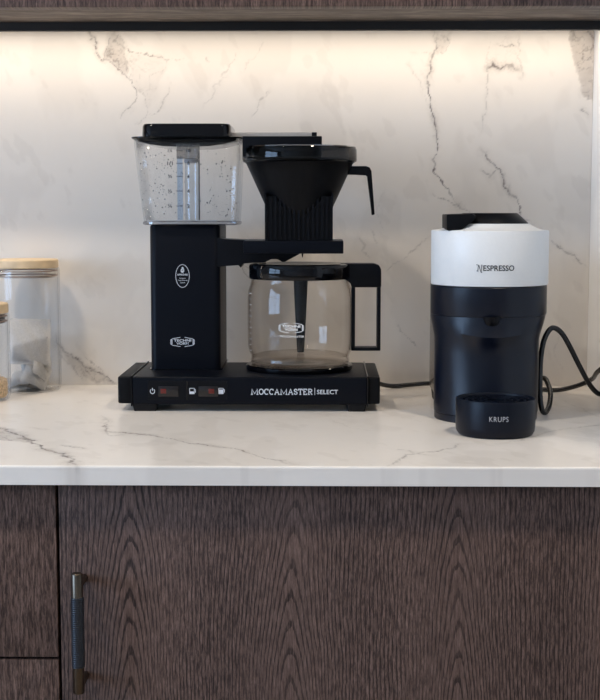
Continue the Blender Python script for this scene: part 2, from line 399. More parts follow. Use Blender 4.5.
WL = [
 ([(88, 30), (93, 42), (98, 52), (103, 61)], .0007, .8),
 ([(115, 30), (108, 47), (103, 60), (112, 66), (122, 72), (131, 82), (136, 90), (137, 97), (132, 106), (124, 114), (120, 119)], .0009, .75),
 ([(114, 32), (124, 42), (128, 55), (126, 68), (131, 82)], .0007, .4),
 ([(124, 44), (140, 52), (155, 55), (166, 61), (173, 59), (186, 60)], .0007, .55),
 ([(128, 55), (140, 68), (150, 74), (162, 70), (168, 62)], .0006, .3),
 ([(137, 86), (146, 98), (148, 110), (151, 114), (160, 108), (166, 96), (173, 84)], .0007, .35),
 ([(148, 110), (142, 120), (135, 124)], .0006, .35),
 ([(236, 52), (228, 68), (222, 80)], .0009, .22), ([(270, 90), (262, 98), (250, 116)], .0009, .28), ([(205, 56), (208, 62)], .001, .3),
 ([(228, 76), (214, 90), (204, 106)], .0009, .2), ([(262, 40), (256, 55), (244, 70)], .0009, .15),
 ([(434, 31), (436, 48), (431, 60), (426, 76), (425, 84), (429, 96), (430, 108), (434, 122), (437, 138), (438, 150), (433, 160), (433, 172), (441, 182), (450, 194), (459, 206)], .0011, .95),
 ([(446, 34), (450, 42), (444, 52), (437, 56)], .0008, .45),
 ([(408, 62), (416, 80), (424, 100), (430, 108)], .0006, .22), ([(437, 55), (424, 54), (410, 52)], .0006, .25),
 ([(500, 42), (508, 46), (512, 43), (516, 46)], .001, .6), ([(486, 68), (492, 64), (500, 66), (507, 65), (518, 69)], .0012, .8),
 ([(519, 33), (520, 52), (521, 78)], .0008, .3), ([(490, 40), (486, 66), (487, 80), (484, 108), (482, 132)], .0007, .3),
 ([(482, 152), (492, 162), (500, 172), (506, 186), (515, 199), (522, 212), (532, 224)], .0010, .75),
 ([(483, 172), (489, 178), (494, 170)], .0012, .45), ([(540, 232), (550, 239), (563, 251), (574, 258), (584, 267)], .0009, .6),
 ([(430, 236), (420, 244), (406, 253), (396, 262), (384, 273)], .0007, .3), ([(436, 196), (445, 202), (458, 206), (468, 209), (467, 218)], .0009, .5),
 ([(582, 110), (592, 116)], .0008, .5), ([(398, 322), (405, 331), (411, 338), (417, 344)], .0010, .4),
 ([(358, 236), (364, 243), (362, 252), (370, 258)], .0013, .35), ([(372, 232), (378, 244)], .001, .25),
 ([(386, 190), (378, 212), (384, 232)], .0007, .15), ([(560, 330), (556, 352), (563, 372)], .0007, .12),
 ([(56, 336), (62, 346), (74, 357), (84, 367), (97, 372), (108, 377), (116, 383)], .0011, .8),
 ([(66, 350), (80, 362), (90, 374), (98, 383)], .0009, .6), ([(84, 356), (92, 364), (103, 374), (106, 383)], .0008, .4), ([(60, 352), (74, 366), (84, 380)], .0008, .35),
]
WP = [([(114, 31), (103, 60), (113, 66), (125, 75), (129, 62), (127, 45)], .55), ([(128, 50), (150, 54), (170, 61), (160, 80), (150, 108), (138, 90), (128, 74)], .16),
      ([(568, 28), (573, 52), (576, 74), (581, 90), (588, 101), (596, 104), (598, 28)], .62), ([(60, 344), (76, 357), (96, 370), (114, 380), (116, 384), (92, 384), (74, 368)], .40),
      ([(436, 34), (450, 32), (450, 42), (440, 56), (434, 56)], .30), ([(490, 34), (520, 34), (519, 70), (488, 68)], .10)]
TL = [
 ([(-30, 424), (0, 428), (18, 434), (30, 441), (42, 448), (58, 452), (70, 459), (77, 466)], .0019, .85),
 ([(-20, 434), (6, 431), (24, 436)], .0018, .5), ([(0, 436), (12, 440), (26, 437)], .0015, .5), ([(28, 427), (38, 429), (44, 429)], .0012, .3),
 ([(56, 445), (70, 446), (86, 449)], .0014, .55),
 ([(104, 415), (106, 424), (107, 432), (128, 433), (152, 435), (168, 438), (190, 443), (208, 445), (226, 447), (242, 451), (256, 456), (275, 460), (296, 465)], .0015, .6),
 ([(107, 432), (112, 436), (122, 434)], .0015, .35),
 ([(386, 466), (398, 460), (410, 454), (424, 452), (440, 451), (452, 448), (462, 444)], .0017, .6),
 ([(395, 449), (405, 450), (416, 453), (430, 455)], .0016, .4), ([(500, 444), (530, 438), (552, 431), (575, 428), (604, 424)], .0013, .3),
 ([(560, 400), (580, 408), (604, 420)], .0010, .2), ([(330, 420), (350, 428), (372, 430)], .0010, .15)]
TP = [([(-30, 426), (5, 427), (28, 435), (32, 443), (18, 441), (-30, 438)], .45)]
XR = .3678
xs = np.concatenate([np.arange(-1.6, -.52, .03), np.arange(-.52, XR, .0015), [XR]])
me = sheet('marble_backsplash', xs, [(.012, 0.0), (0, 0.0)]+[(0, z) for z in np.arange(.0015, .505, .0015)]+[(.012, .505)], 'z', [(wpts(p), w, s) for p, w, s in WL], [(wpts(p), s) for p, s in WP], 3, 'marble_wall', '', '')
o = link('marble_backsplash', me, 'marble_wall'); tag(o, 'cream marble splashback with grey branching veins behind the coffee machines', 'splashback')
ys = list(np.arange(0, -.5975, -.003))
path = [(y, 0.0) for y in ys]+[(-.5978, 0), (-.5988, -.0003), (-.5996, -.0009), (-.6, -.002), (-.6, -.0105), (-.6, -.0190), (-.5, -.0190)]
me = sheet('marble_worktop', xs, path, 'y', [(tpts(p), w, s) for p, w, s in TL], [(tpts(p), s) for p, s in TP], 17, 'marble_top', '', '')
o = link('marble_worktop', me, 'marble_top'); tag(o, 'pale veined marble worktop carrying the coffee machines and jars', 'worktop')

# ------------------------------------------------------------------ the room
struct('floor', bx(-3.0, 2.4, -4.2, .1, -CZ-.1, -CZ), 'floor')
struct('ceiling', bx(-3.0, 2.4, -4.2, .1, 1.6, 1.7), 'plaster')
struct('wall_back', bx(-3.0, 2.4, .012, .1, -CZ, 1.6), 'plaster')
struct('wall_front', bx(-3.0, 2.4, -4.3, -4.2, -CZ, 1.6), 'plaster')
struct('wall_right', bx(XR+.0002, 2.4, -.64, .012, -CZ, 1.6, bev=.0015), 'white_panel')
struct('wall_east', bx(2.4, 2.5, -4.2, .1, -CZ, 1.6), 'plaster').name = 'wall_far_right'
WY0, WY1, WZ0, WZ1 = -3.3, -1.15, -.05, 1.25
b = BM(); box(b, -3.1, -3.0, -4.2, WY0, -CZ, 1.6); box(b, -3.1, -3.0, WY1, .1, -CZ, 1.6)
box(b, -3.1, -3.0, WY0, WY1, -CZ, WZ0); box(b, -3.1, -3.0, WY0, WY1, WZ1, 1.6); struct('wall_left', b, 'plaster')
b = BM(); t = .05
for y0, y1 in ((WY0, WY0+t), (WY1-t, WY1), ((WY0+WY1)/2-.04, (WY0+WY1)/2+.04)): box(b, -3.07, -3.01, y0, y1, WZ0, WZ1, bev=.003)
for z0, z1 in ((WZ0, WZ0+t), (WZ1-t, WZ1), ((WZ0+WZ1)/2-.03, (WZ0+WZ1)/2+.03)): box(b, -3.07, -3.01, WY0, WY1, z0, z1, bev=.003)
struct('window_1', b, 'white_panel')

# ------------------------------------------------------------------ base cabinets
YD = -.587
cab = thing('base_cabinet', (.055, -.29, -CZ), 'dark-stained oak base cabinet with a single wide door and bar handle', 'cabinet')
obj('carcass', bx(-.2595, XR-.001, YD+.021, -.001, -CZ+.1, -.0200), 'carcass', cab)
d = obj('door', bx(-.2582, XR-.002, YD, YD+.02, -CZ+.105, -.0222, bev=.0008), None, cab)
# grain centred where the arches stand on this door
mo = oak('oak_door_grain', -.029-.055, .163, CZ-.02, .25, 0); d.data.materials.append(mo)
obj('plinth', bx(-.2595, XR-.001, YD+.06, YD+.075, -CZ, -CZ+.1), 'carcass', cab)
hz0, hz1 = P(78, 693, -.622).z, P(78, 573, -.622).z; hx = P(78, 633, -.622).x; hr = .0055
za, zb = P(78, 667, -.622).z, P(78, 597, -.622).z
b = lathe(BM(), [(0, hz0), (hr*.9, hz0), (hr, hz0+.0008), (hr, hz1-.0015), (hr*.86, hz1-.0003), (hr*.8, hz1), (0, hz1)], hx, -.622, 24)
for zz in (P(78, 581, -.6).z, P(78, 679, -.6).z): tube(b, [(hx+.0005, -.6185, zz), (hx+.0005, YD-.0002, zz)], .0038, 14, 0)
hd = obj('handle', b, 'bronze', d); hd['label'] = 'dark bronze bar handle with bronze ends'
g = obj('grip', lathe(BM(), [(hr, za), (hr+.0008, za+.0004), (hr+.0008, zb-.0004), (hr, zb)], hx, -.622, 32), 'knurl', d)
g['label'] = 'blue-black ribbed grip sleeve of the handle'

dc = thing('drawer_cabinet', (-.49, -.29, -CZ), 'dark-stained oak drawer cabinet left of the wide door', 'cabinet')
obj('carcass', bx(-.72, -.2602, YD+.021, -.001, -CZ+.1, -.0200), 'carcass', dc)
obj('drawer', bx(-.718, -.2613, YD, YD+.02, -.1945, -.0222, bev=.0008), 'oak_drawer', dc)
obj('drawer', bx(-.718, -.2613, YD, YD+.02, -.50, -.1972, bev=.0008), 'oak_drawer', dc)
obj('drawer', bx(-.718, -.2613, YD, YD+.02, -CZ+.105, -.503, bev=.0008), 'oak_drawer', dc)
obj('plinth', bx(-.72, -.2602, YD+.06, YD+.075, -CZ, -CZ+.1), 'carcass', dc)

# ------------------------------------------------------------------ wall cabinet and its light
zr = P(300, 21.5, -.076).z; zl = P(300, 30.2, -.076).z
wc = thing('wall_cabinet', (-.6, -.12, zr), 'dark oak wall cabinet hanging above the splashback, seen from below', 'cabinet')
obj('carcass', bx(-1.6, XR-.001, -.19, .011, .515, 1.2), 'carcass', wc)
o = obj('bottom_panel', bx(-1.6, XR-.001, -.1905, -.0762, zr, zr+.018, bev=.0005), 'oak_under', wc); o['label'] = 'lighter brown horizontal-grain underside panel'
obj('door', bx(-1.1, -.5015, -.214, -.1925, zr-.001, 1.2, bev=.0006), 'oak_drawer', wc)
obj('door', bx(-.4985, XR-.002, -.214, -.1925, zr-.001, 1.2, bev=.0006), 'oak_drawer', wc)
o = obj('light_rail', bx(-1.6, XR-.001, -.076, -.066, zl, zr+.02, bev=.0005), 'black_edge', wc); o['label'] = 'black rail hiding the strip light'
ls = obj('led_strip', bx(-1.59, XR-.004, -.0645, -.0555, .4945, .498), emit('led_glow', (1, .80, .56), 1.2)); tag(ls, 'warm strip light tucked behind the rail of the wall cabinet', 'strip light')
def area(name, loc, size, sy, energy, col, direction, spread=PI):
    l = bpy.data.lights.new(name, 'AREA'); l.shape = 'RECTANGLE'; l.size = size; l.size_y = sy; l.energy = energy; l.color = col; l.spread = spread
    o = bpy.data.objects.new(name, l); COL.objects.link(o); o.location = Vector(loc)+Vector((0, 0, CZ))
    o.rotation_euler = Vector(direction).to_track_quat('-Z', 'Y').to_euler(); return o
lo = area('led_light', (-.61, -.060, .4920), 1.95, .006, 1.7, (1, .86, .70), (0, 0, -1)); lo.rotation_euler = (0, 0, 0)
# daylight through the window panes
for i in range(2):
    for j in range(2):
        y0 = WY0+t if i == 0 else (WY0+WY1)/2+.04; y1 = (WY0+WY1)/2-.04 if i == 0 else WY1-t
        z0 = WZ0+t if j == 0 else (WZ0+WZ1)/2+.03; z1 = (WZ0+WZ1)/2-.03 if j == 0 else WZ1-t
        area('window_daylight', (-3.04, (y0+y1)/2, (z0+z1)/2), y1-y0, z1-z0, 12.5, (.44, .66, 1.0), (1, 0, 0))
# ceiling downlights; the pair behind the camera is added as frontal fill
for k, (x, y) in enumerate(((-.75, -1.02), (.55, -1.02), (-.85, -2.6), (.75, -2.6))):
    c = thing('ceiling_downlight', (x, y, 1.6-.012), ['recessed ceiling downlight left of the coffee makers', 'recessed ceiling downlight right of the coffee makers', 'ceiling downlight added as frontal fill behind the camera on the left', 'ceiling downlight added as frontal fill behind the camera on the right'][k], 'ceiling light')
    obj('trim_ring', lathe(BM(), [(.040, 1.5995), (.048, 1.5995), (.048, 1.590), (.040, 1.588)], x, y, 32, cap0=False, cap1=False), 'white_panel', c)
    obj('lens', lathe(BM(), [(.0, 1.594), (.040, 1.594), (.040, 1.598), (0, 1.598)], x, y, 32), emit('lamp_glow', (1, .86, .7), 4), c)
    l = bpy.data.lights.new('downlight', 'SPOT'); l.energy = [46, 46, 30, 30][k]; l.color = (1, .87, .72); l.spot_size = R(130); l.spot_blend = .6; l.shadow_soft_size = .075
    lo2 = bpy.data.objects.new('downlight', l); COL.objects.link(lo2); lo2.location = (x, y, CZ+1.585)

# ------------------------------------------------------------------ filter coffee maker
CX, CY = -.0305, -.160
cm = thing('coffee_maker', (-.09, -.167, 0), 'matte black filter coffee maker with clear water tank on the left', 'coffee maker')
BF = -.248
obj('base', bx(-.2338, .0537, BF, -.086, .0085, .0427, bev=.0022, seg=3), 'machine', cm)
for x0, x1 in ((-.2516, -.2342), (.0541, .0692)):
    obj('end_cap', bx(x0, x1, BF+.004, -.089, .009, .0425, bev=.0025, seg=3), 'machine_dark', cm)
for x in (-.2342, .0541):
    b = bx(x-.0009, x+.0009, BF-.001, -.085, .0065, .0440, bev=.0004, seg=1); obj('edge_strip', b, 'satin_black' if x < 0 else 'gloss_black', cm)
for x0, x1 in ((-.2340, -.2030), (.0280, .0530)):
    for y0 in (BF+.001, -.118):
        obj('foot', loft(BM(), [(0, (x0+x1)/2, y0+.013, x1-x0-.004, .022, .003), (.0088, (x0+x1)/2, y0+.013, x1-x0, .026, .003)]), 'rubber', cm)
TX0, TX1 = -.2195, -.1305; tw = TX1-TX0; tcx = (TX0+TX1)/2
tower = obj('tower', loft(BM(), [(.0425, tcx, -.1185, tw, .117, .009), (.0445, tcx, -.1185, tw, .117, .009), (.224, tcx, -.1185, tw, .117, .009), (.2265, tcx, -.1185, tw-.003, .114, .008)], k=8), 'machine', cm)
obj('tower_foot', loft(BM(), [(.0426, tcx, -.1190, tw+.004, .121, .010), (.0440, tcx, -.1190, tw+.004, .121, .010)], k=8), 'gloss_black', cm)
# marks on the tower
y = -.1774
b = BM(); c = P(182.5, 276, y)
stroke(b, arc(c.x, c.z, .0086, .0144, 0, 345, 30), .0006, y, closed=True)
stroke(b, [(c.x, c.z+.0052), (c.x+.0014, c.z+.0070), (c.x+.0006, c.z+.0095), (c.x-.0004, c.z+.0110)], .0022, y)
stroke(b, arc(c.x, c.z+.0068, .0017, .0022, 0, 340, 10), .0012, y, closed=True)
join(b, text_bm('APPROVED', c.x, c.z+.0016, .0140, .0024, y, bold=.02))
for k, s in enumerate(('European', 'Coffee Brewing', 'Centre')): join(b, text_bm(s, c.x, c.z-.0030-.0026*k, (.0076, .0120, .0062)[k], .0019, y))
o = obj('approval_badge', b, 'print_white', tower, flat=True); o['label'] = 'white printed oval badge'
c = P(182.5, 342, y); b = hex_badge(BM(), c.x, c.z, .0300, .0118, y, .0007)
o = obj('maker_badge', b, 'print_white', tower, flat=True); o['label'] = 'white printed six-sided maker badge'
# base front: switches, icons, name
y = BF-.0006
c0 = P(148, 400, BF); c1 = P(227, 381, BF)
panel = obj('switch_panel', bx(c0.x, c1.x, BF-.0004, BF+.002, c0.z, c1.z, bev=.0002, seg=1), 'satin_black', cm)
p = P(187, 390, BF); obj('divider', bx(p.x-.0009, p.x+.0009, BF-.0008, BF+.001, c0.z, c1.z), 'gloss_black', panel)
for (xa, xb, gl) in ((158.5, 178.5, 163.5), (198.5, 218, 211.5)):
    a, c = P(xa, 396.5, BF), P(xb, 386, BF)
    sw = obj('switch', bx(a.x, c.x, BF-.0016, BF+.001, a.z, c.z, bev=.0005), 'switch_off', panel)
    q = P(gl, 391, BF); rd = obj('indicator', bx(q.x-.0035, q.x+.0035, BF-.0019, BF-.0012, q.z-.0030, q.z+.0030, bev=.0003), 'bean_red', sw); rd['label'] = 'dark red neon indicator'
b = BM(); q = P(152.5, 391, BF)
stroke(b, arc(q.x, q.z-.0003, .0027, .0029, 125, 415, 16), .0008, y); stroke(b, [(q.x, q.z+.0004), (q.x, q.z+.0038)], .0008, y)
o = obj('power_icon', b, 'print_white', panel, flat=True); o['label'] = 'white printed power symbol'
for px_, full in ((192, 0), (221, 1)):
    b = BM(); q = P(px_, 391, BF); w = .0028
    stroke(b, [(q.x-w, q.z+.0034), (q.x-w, q.z-.0034), (q.x+w, q.z-.0034), (q.x+w, q.z+.0034), (q.x-w, q.z+.0034)], .0008, y)
    hh = .0052 if full else .0028
    stroke(b, [(q.x, q.z-.0034), (q.x, q.z-.0034+hh)], w*1.9, y)
    stroke(b, [(q.x+w, q.z+.0020), (q.x+w+.0014, q.z+.0018), (q.x+w+.0014, q.z-.0018)], .0007, y)
    o = obj('jug_icon', b, 'print_white', panel, flat=True); o['label'] = 'white printed full jug symbol' if full else 'white printed half jug symbol'
b = BM(); a, c = P(251, 394.3, BF), P(312.5, 389.2, BF)
slab_text(b, 'MOCCAMASTER', a.x, c.x, a.z, c.z-a.z, y+.0003, .00115)
q = P(314.8, 391.5, BF); stroke(b, [(q.x, q.z-.0044), (q.x, q.z+.0044)], .0006, y+.0003)
q0, q1 = P(317, 394.2, BF), P(338, 389.8, BF); join(b, text_bm('SELECT', (q0.x+q1.x)/2, (q0.z+q1.z)/2, q1.x-q0.x, q1.z-q0.z, y+.0003, bold=.015))
o = obj('name_lettering', b, 'print_white', cm, flat=True); o['label'] = 'white printed name on the base front'
obj('hot_plate', lathe(BM(), [(0, .0428), (.0672, .0428), (.0680, .0440), (.0680, .0482), (.0664, .0497), (.060, .0500), (0, .0500)], CX-.0003, CY, 96), 'gloss_black', cm)
# water tank
tcy = -.130; tx0, tx1, bx0, bx1 = P(132.5, 145, -.180).x, P(240, 145, -.180).x, P(143, 221, -.175).x, P(237, 221, -.175).x
def tank_secs(inset=0):
    out = []
    for z, f in ((.2290, 0), (.2300, 0), (.262, .33), (.296, .66), (.3345, 1)):
        a = bx0+(tx0-bx0)*f+inset; c = bx1+(tx1-bx1)*f-inset; out.append((z, (a+c)/2, tcy, c-a, .112+.014*f-2*inset, .022))
    return out
b = loft(BM(), tank_secs(), k=8, cap1=False); tank = obj('water_tank', b, 'tank', cm); tank['label'] = 'clear plastic water tank with droplets inside'
sm = tank.modifiers.new('s', 'SOLIDIFY'); sm.thickness = .0022; sm.offset = -1
obj('tank_foot', loft(BM(), [(.2262, (bx0+bx1)/2, tcy, bx1-bx0-.001, .110, .02), (.2275, (bx0+bx1)/2, tcy, bx1-bx0+.002, .113, .02), (.2300, (bx0+bx1)/2, tcy, bx1-bx0+.002, .113, .02), (.2310, (bx0+bx1)/2, tcy, bx1-bx0-.002, .110, .02)], k=8), glass('tank_foot_glass', (.80, .80, .82), (.30, .30, .32), 1.3, f0=.12), tank)
LC = P(186.5, 132, -.17).x
lid = obj('tank_lid', loft(BM(), [(.3345, LC, tcy, .1120, .102, .014), (.3493, LC, tcy, .1110, .100, .014), (.3520, LC, tcy, .108, .096, .013), (.3528, LC, tcy, .101, .088, .012)], k=8), 'gloss_black', tank)
obj('lid_flange', loft(BM(), [(.3335, (tx0+tx1)/2, tcy, .1370, .127, .022), (.3345, (tx0+tx1)/2, tcy, .1385, .129, .022), (.3354, (tx0+tx1)/2, tcy, .1385, .129, .022), (.3360, (tx0+tx1)/2, tcy, .136, .126, .022)], k=8), 'smoke', lid)
TM = (tx0+tx1)/2; sk = [(TM+a*.0620, c_) for a, c_ in ((-1, .3335), (-.97, .3300), (-.72, .3262), (-.45, .3240), (0, .3232), (.45, .3240), (.72, .3262), (.97, .3300), (1, .3335))]
obj('lid_skirt', prism(BM(), sk, -.182, -.090, bev=.001), 'gloss_black', lid)
c = P(188, 180, -.175)
obj('riser_tube', lathe(BM(), [(.0085, .2305), (.0085, .3215)], c.x+.003, -.155, 24), 'tube', tank)
obj('float_rod', lathe(BM(), [(.0008, .2305), (.0008, .318)], c.x+.0125, -.158, 12), 'print_dark', tank)
b = lathe(BM(), [(0, .3035), (.0075, .3035), (.009, .3050), (.009, .3085), (.0075, .3095), (0, .3095)], c.x+.003, -.166, 24); o = obj('float', b, 'print_grey', tank)
b = bx(c.x-.013, c.x+.016, -.1865, -.1845, .3085, .327, bev=.0008); o = obj('scale_plate', b, glass('scale_plate_glass', (.62, .60, .58), (.4, .4, .4), 1, rough=.3, f0=.08), tank)
b = bx(P(177, 180, -.183).x, P(182.5, 180, -.183).x, -.1805, -.1795, .2315, .312); o = obj('level_strip', b, glass('level_strip_glass', (.70, .80, .92), (.5, .6, .7), 1, rough=.25, f0=.22), tank)
b = BM(); yb_ = lambda z: tcy-.056-.007*(z-.229)/.105-.0006
for s, s2, py in (('10', '1¼', 150.5), ('8', '1/1', 163.3), ('6', '¾', 176.3), ('4', '½', 191), ('2', '¼', 206)):
    yy = yb_(P(183, py, -.187).z); q = P(188.5, py, yy); join(b, text_bm(s, q.x, q.z, .0052 if len(s) > 1 else .0028, .0046, yy, bold=.05, depth=.0002))
    q = P(170, py, yy); join(b, text_bm(s2, q.x, q.z, .0070 if len(s2) > 2 else .0052, .0046, yy, bold=.02, depth=.0002))
    q = P(179.5, py, yy); stroke(b, [(q.x-.0042, q.z), (q.x+.0042, q.z)], .0007, yy, depth=.0002)
o = obj('tank_scale', b, 'print_dark', tank, flat=True); o['label'] = 'dark printed cup scale on the tank'
# droplets clinging to the inside of the tank
b = BM()
for k in range(260):
    z = random.uniform(.236, .318); f = (z-.229)/.105; hw = .056+.0065*f; side = random.random()
    hw -= .002; xx = TM+random.uniform(-1, 1)*hw
    if abs(xx-c.x) < .014: continue
    yy = tcy-(.056+.007*f)+.0028 if side < .6 else tcy+(.056+.007*f)-.0028
    r_ = random.choice((.0004, .0005, .0006, .0009)); m4 = Matrix.Translation((xx, yy, z)) @ Matrix.Diagonal((1, .5, 1.2, 1))
    bmesh.ops.create_icosphere(b, subdivisions=1, radius=r_, matrix=m4)
o = obj('water_droplets', b, glass('droplet', (.30, .31, .33), (.05, .05, .06), .8, f0=.12), tank); tag(o, kind='stuff')
for xa, xb in ((-.2210, -.2060), (-.1850, -.1650), (-.158, -.134)): obj('tank_floor_rib', bx(xa, xb, -.183, -.176, .2300, .2325, bev=.0005), 'print_grey', tank)
# outlet arm, cover, basket
a, c = P(226, 137.3, -.145), P(314, 133.2, -.145)
arm = obj('outlet_arm', bx(a.x, c.x, -.152, -.138, P(270, 137.5, -.145).z, P(270, 132.6, -.145).z, bev=.0012), 'steel', cm); arm['label'] = 'brushed steel outlet arm'
q = P(314.5, 136, -.145); obj('arm_cap', bx(q.x-.0035, q.x+.0030, -.153, -.137, P(300, 140, -.145).z, P(300, 132.6, -.145).z, bev=.0006), 'satin_black', arm)
a, c = P(244, 150, -.15), P(322, 137.5, -.15)
obj('drip_cover', bx(a.x, c.x, -.185, -.120, P(300, 158, -.15).z, c.z, bev=.0012), 'satin_black', cm)
cone = [(.0690, .3045), (.0680, .3035), (.0672, .3030)]+[(.0672-.0247*(.303-z)/.054, z) for z in (.290, .270, .250, .235, .2085)]
bk = obj('filter_basket', lathe(BM(), cone, CX, CY, 96, cap0=True), 'machine_dark', cm); bk['label'] = 'matte black cone filter basket'
o = obj('basket_lid', lathe(BM(), [(.0695, .3046), (.0716, .3056), (.0721, .3075), (.0720, .3200), (.0704, .3228), (.0660, .3240), (.055, .3238), (.0, .3236)], CX, CY, 96, cap0=False), 'smoke', bk); o['label'] = 'smoky glossy basket lid'
obj('lid_rim', lathe(BM(), [(.0700, .3222), (.0712, .3228), (.0706, .3240), (.0690, .3238)], CX, CY, 96, cap0=False, cap1=False), glass('rim_glass', (.5, .5, .5), (.3, .3, .3), 1, f0=.3), o)
b = lathe(BM(), [(.0692, .3052), (.0692, .3085), (.0, .3085)], CX, CY, 64); obj('basket_rim', b, 'satin_black', bk)
hp = pxz([(343, 166.2), (366, 166.2), (369.5, 167.5), (371.4, 171), (374.6, 214.5), (371.6, 215.2), (367.8, 176), (366, 174.6), (343, 174.8)], CY)
obj('handle', prism(BM(), hp, CY-.007, CY+.007, bev=.0009), 'satin_black', bk)
# ribbed column under the cone and holder plate
b = BM(); cx0, cx1 = P(266.5, 220, -.19).x, P(331.5, 220, -.19).x; cf = -.2005
box(b, cx0, cx1, cf+.003, -.122, .2065, .2620); nf = 14; pitch = (cx1-cx0)/nf
for k in range(nf+1):
    xx = cx0+k*pitch; box(b, max(xx-.0013, cx0), min(xx+.0013, cx1), cf, cf+.0032, .2065, .2620)
for xx in (cx0-.0016, cx1): box(b, xx, xx+.0016, cf-.001, -.122, .2065, .2660)
obj('ribbed_holder', b, 'satin_black', cm)
a, c = P(243.5, 253.6, -.205), P(343.5, 240.8, -.205)
obj('holder_plate', bx(a.x, c.x, -.208, -.112, a.z, c.z, bev=.0012), 'machine', cm)
pp = [(217, 237.5), (224, 239), (244, 240), (262, 241), (330, 242), (330, 252.5), (300, 253), (285, 262), (282, 262), (277, 258.5), (271, 258.5), (265, 262.5), (243, 263), (240.5, 268), (238.5, 264.5), (217, 267)]
obj('support_arm', prism(BM(), pxz(pp, -.175), -.175, -.125, bev=.0008), 'satin_black', cm)
q = P(302.5, 255, -.16); obj('drip_stop_pin', lathe(BM(), [(.0006, q.z-.0030), (.0014, q.z+.003)], q.x, -.16, 12), 'satin_black', cm)
# mains cord of the coffee maker: along the splashback, behind the capsule machine, up to the side wall
pts = [(.062, -.075, .022), (.075, -.050, .010), PZ(392, 386, .004), P(410, 384.8, -.022), P(432, 383.4, -.022), P(470, 386, -.022), P(510, 390, -.035)]
pts += [P(545, 391, -.060), P(560, 389.8, -.075), P(578, 385.5, -.095), P(592, 379, -.115), (.352, -.150, .038), (.361, -.19, .058), (.3625, -.205, .075)]
pts = [Vector(p_) for p_ in pts]
for p_ in pts: p_.z = max(p_.z, .0032)
o = obj('power_cord', tube(BM(), pts, .0031, 12), 'cord', cm); o['label'] = 'black mains cord running along the splashback'

# ------------------------------------------------------------------ glass carafe
cf_ = thing('glass_carafe', (CX, CY, .0502), 'clear glass coffee carafe with black lid and handle on the hot plate', 'carafe')
GX = CX+.0005
prof = [(0, .0520), (.045, .0504), (.058, .0504), (.0620, .0515), (.0632, .0545), (.0622, .0580), (.0624, .0610), (.0650, .0660), (.0664, .0730), (.0668, .100), (.0667, .132), (.0655, .144), (.0630, .1520), (.0615, .1585), (.0615, .163)]
gl = obj('glass_jug', lathe(BM(), prof, GX, CY, 96, cap0=False, cap1=False), 'glass', cf_)
sm = gl.modifiers.new('s', 'SOLIDIFY'); sm.thickness = .0016; sm.offset = -1
obj('jug_floor', lathe(BM(), [(.061, .0600), (.052, .0625), (.030, .0630), (0, .0630)], GX, CY, 64, cap0=False, cap1=False), 'glass', gl)
b = BM(); sp = [(-.094, .158), (-.1010, .1655), (-.1035, .1720), (-.0990, .1735), (-.0935, .170)]
prism(b, sp, CY-.008, CY+.008); obj('spout', b, 'glass', gl)
ld = obj('lid', lathe(BM(), [(.0, .1580), (.0560, .1580), (.0635, .1585), (.0645, .1605), (.0645, .1740), (.0632, .1765), (.058, .1778), (.050, .1772), (.044, .1755), (.030, .1750), (0, .1750)], GX-.0005, CY, 96), 'gloss_black', cf_)
t0, t1 = P(293, 280, CY), P(308, 280, CY)
b = lathe(BM(), [(0, .0640), (.0042, .0640), (.0046, .0655), (.0075, .120), (.0092, .1585)], (t0.x+t1.x)/2+.0002, CY, 32); o = obj('mixing_tube', b, 'machine_dark', cf_)
Z = lambda py: P(366, py, CY).z
X_ = lambda px: P(px, 310, CY).x
b = BM()
prism(b, pxz([(340, 263), (374, 263), (379, 264.8), (381, 269), (381, 287), (351, 287), (350, 280), (340, 277)], CY), CY-.012, CY+.012, bev=.0022)
box(b, X_(376.6), X_(380.4), CY-.011, CY+.011, Z(350), Z(284), bev=.0014)
box(b, X_(351.2), X_(355.0), CY-.011, CY+.011, Z(350), Z(284), bev=.0010)
box(b, X_(351.2), X_(380.2), CY-.011, CY+.011, Z(350), Z(346.6), bev=.0010)
obj('handle', b, 'satin_black', cf_)
b = hex_badge(BM(), P(291, 329, -.226).x, P(291, 328, -.226).z, .0310, .0125, -.0006, .0006)
q = P(292, 336.5, -.226); join(b, text_bm('MOCCAMASTER', q.x, q.z, .030, .0024, -.0006))
wrap(b, GX, CY, .0668); o = obj('maker_badge', b, 'print_glass', gl, flat=True); o['label'] = 'white printed maker badge on the glass'
b = BM()
for k in range(11):
    zz = .069+k*.0072; L_ = .0070 if k % 2 == 0 else .0045
    stroke(b, [(GX-.0667*1.22, zz), (GX-.0667*1.22+L_, zz)], .0005, -.0004)
wrap(b, GX, CY, .0668); o = obj('cup_scale', b, 'print_glass', gl, flat=True); o['label'] = 'white printed volume lines'

# ------------------------------------------------------------------ capsule machine
NX, NY = .1962, -.276
nm = thing('capsule_coffee_machine', (NX, NY, 0), 'round capsule coffee machine, white head over dark blue body, with drip tray', 'coffee machine')
b = lathe(BM(), [(0, 0), (.0600, 0), (.0606, .0008), (.0606, .0075), (.0600, .0080), (.0600, .0086), (.0612, .0092), (.0614, .020), (.0614, .050), (.0614, .080), (.0614, .090), (.0615, .0950), (.0622, .0990), (.0640, .1060), (.0658, .1130), (.0674, .1190), (.0678, .1228)], NX-.0014, NY, 128)
for v in b.verts:                              # the front is scooped out under the spout
    dx, dy = v.co.x-(NX-.0014), v.co.y-NY; rr_ = math.hypot(dx, dy)
    if rr_ < .03: continue
    k = max(0, -dy/rr_)**2; z = v.co.z
    if .09 < z < .121: v.co.z -= .014*k*(1 if z < .112 else (.121-z)/.009)
    if .015 < z < .108: q_ = 1-.09*k*min(1, (z-.015)/.02); v.co.x = NX-.0014+dx*q_; v.co.y = NY+dy*q_
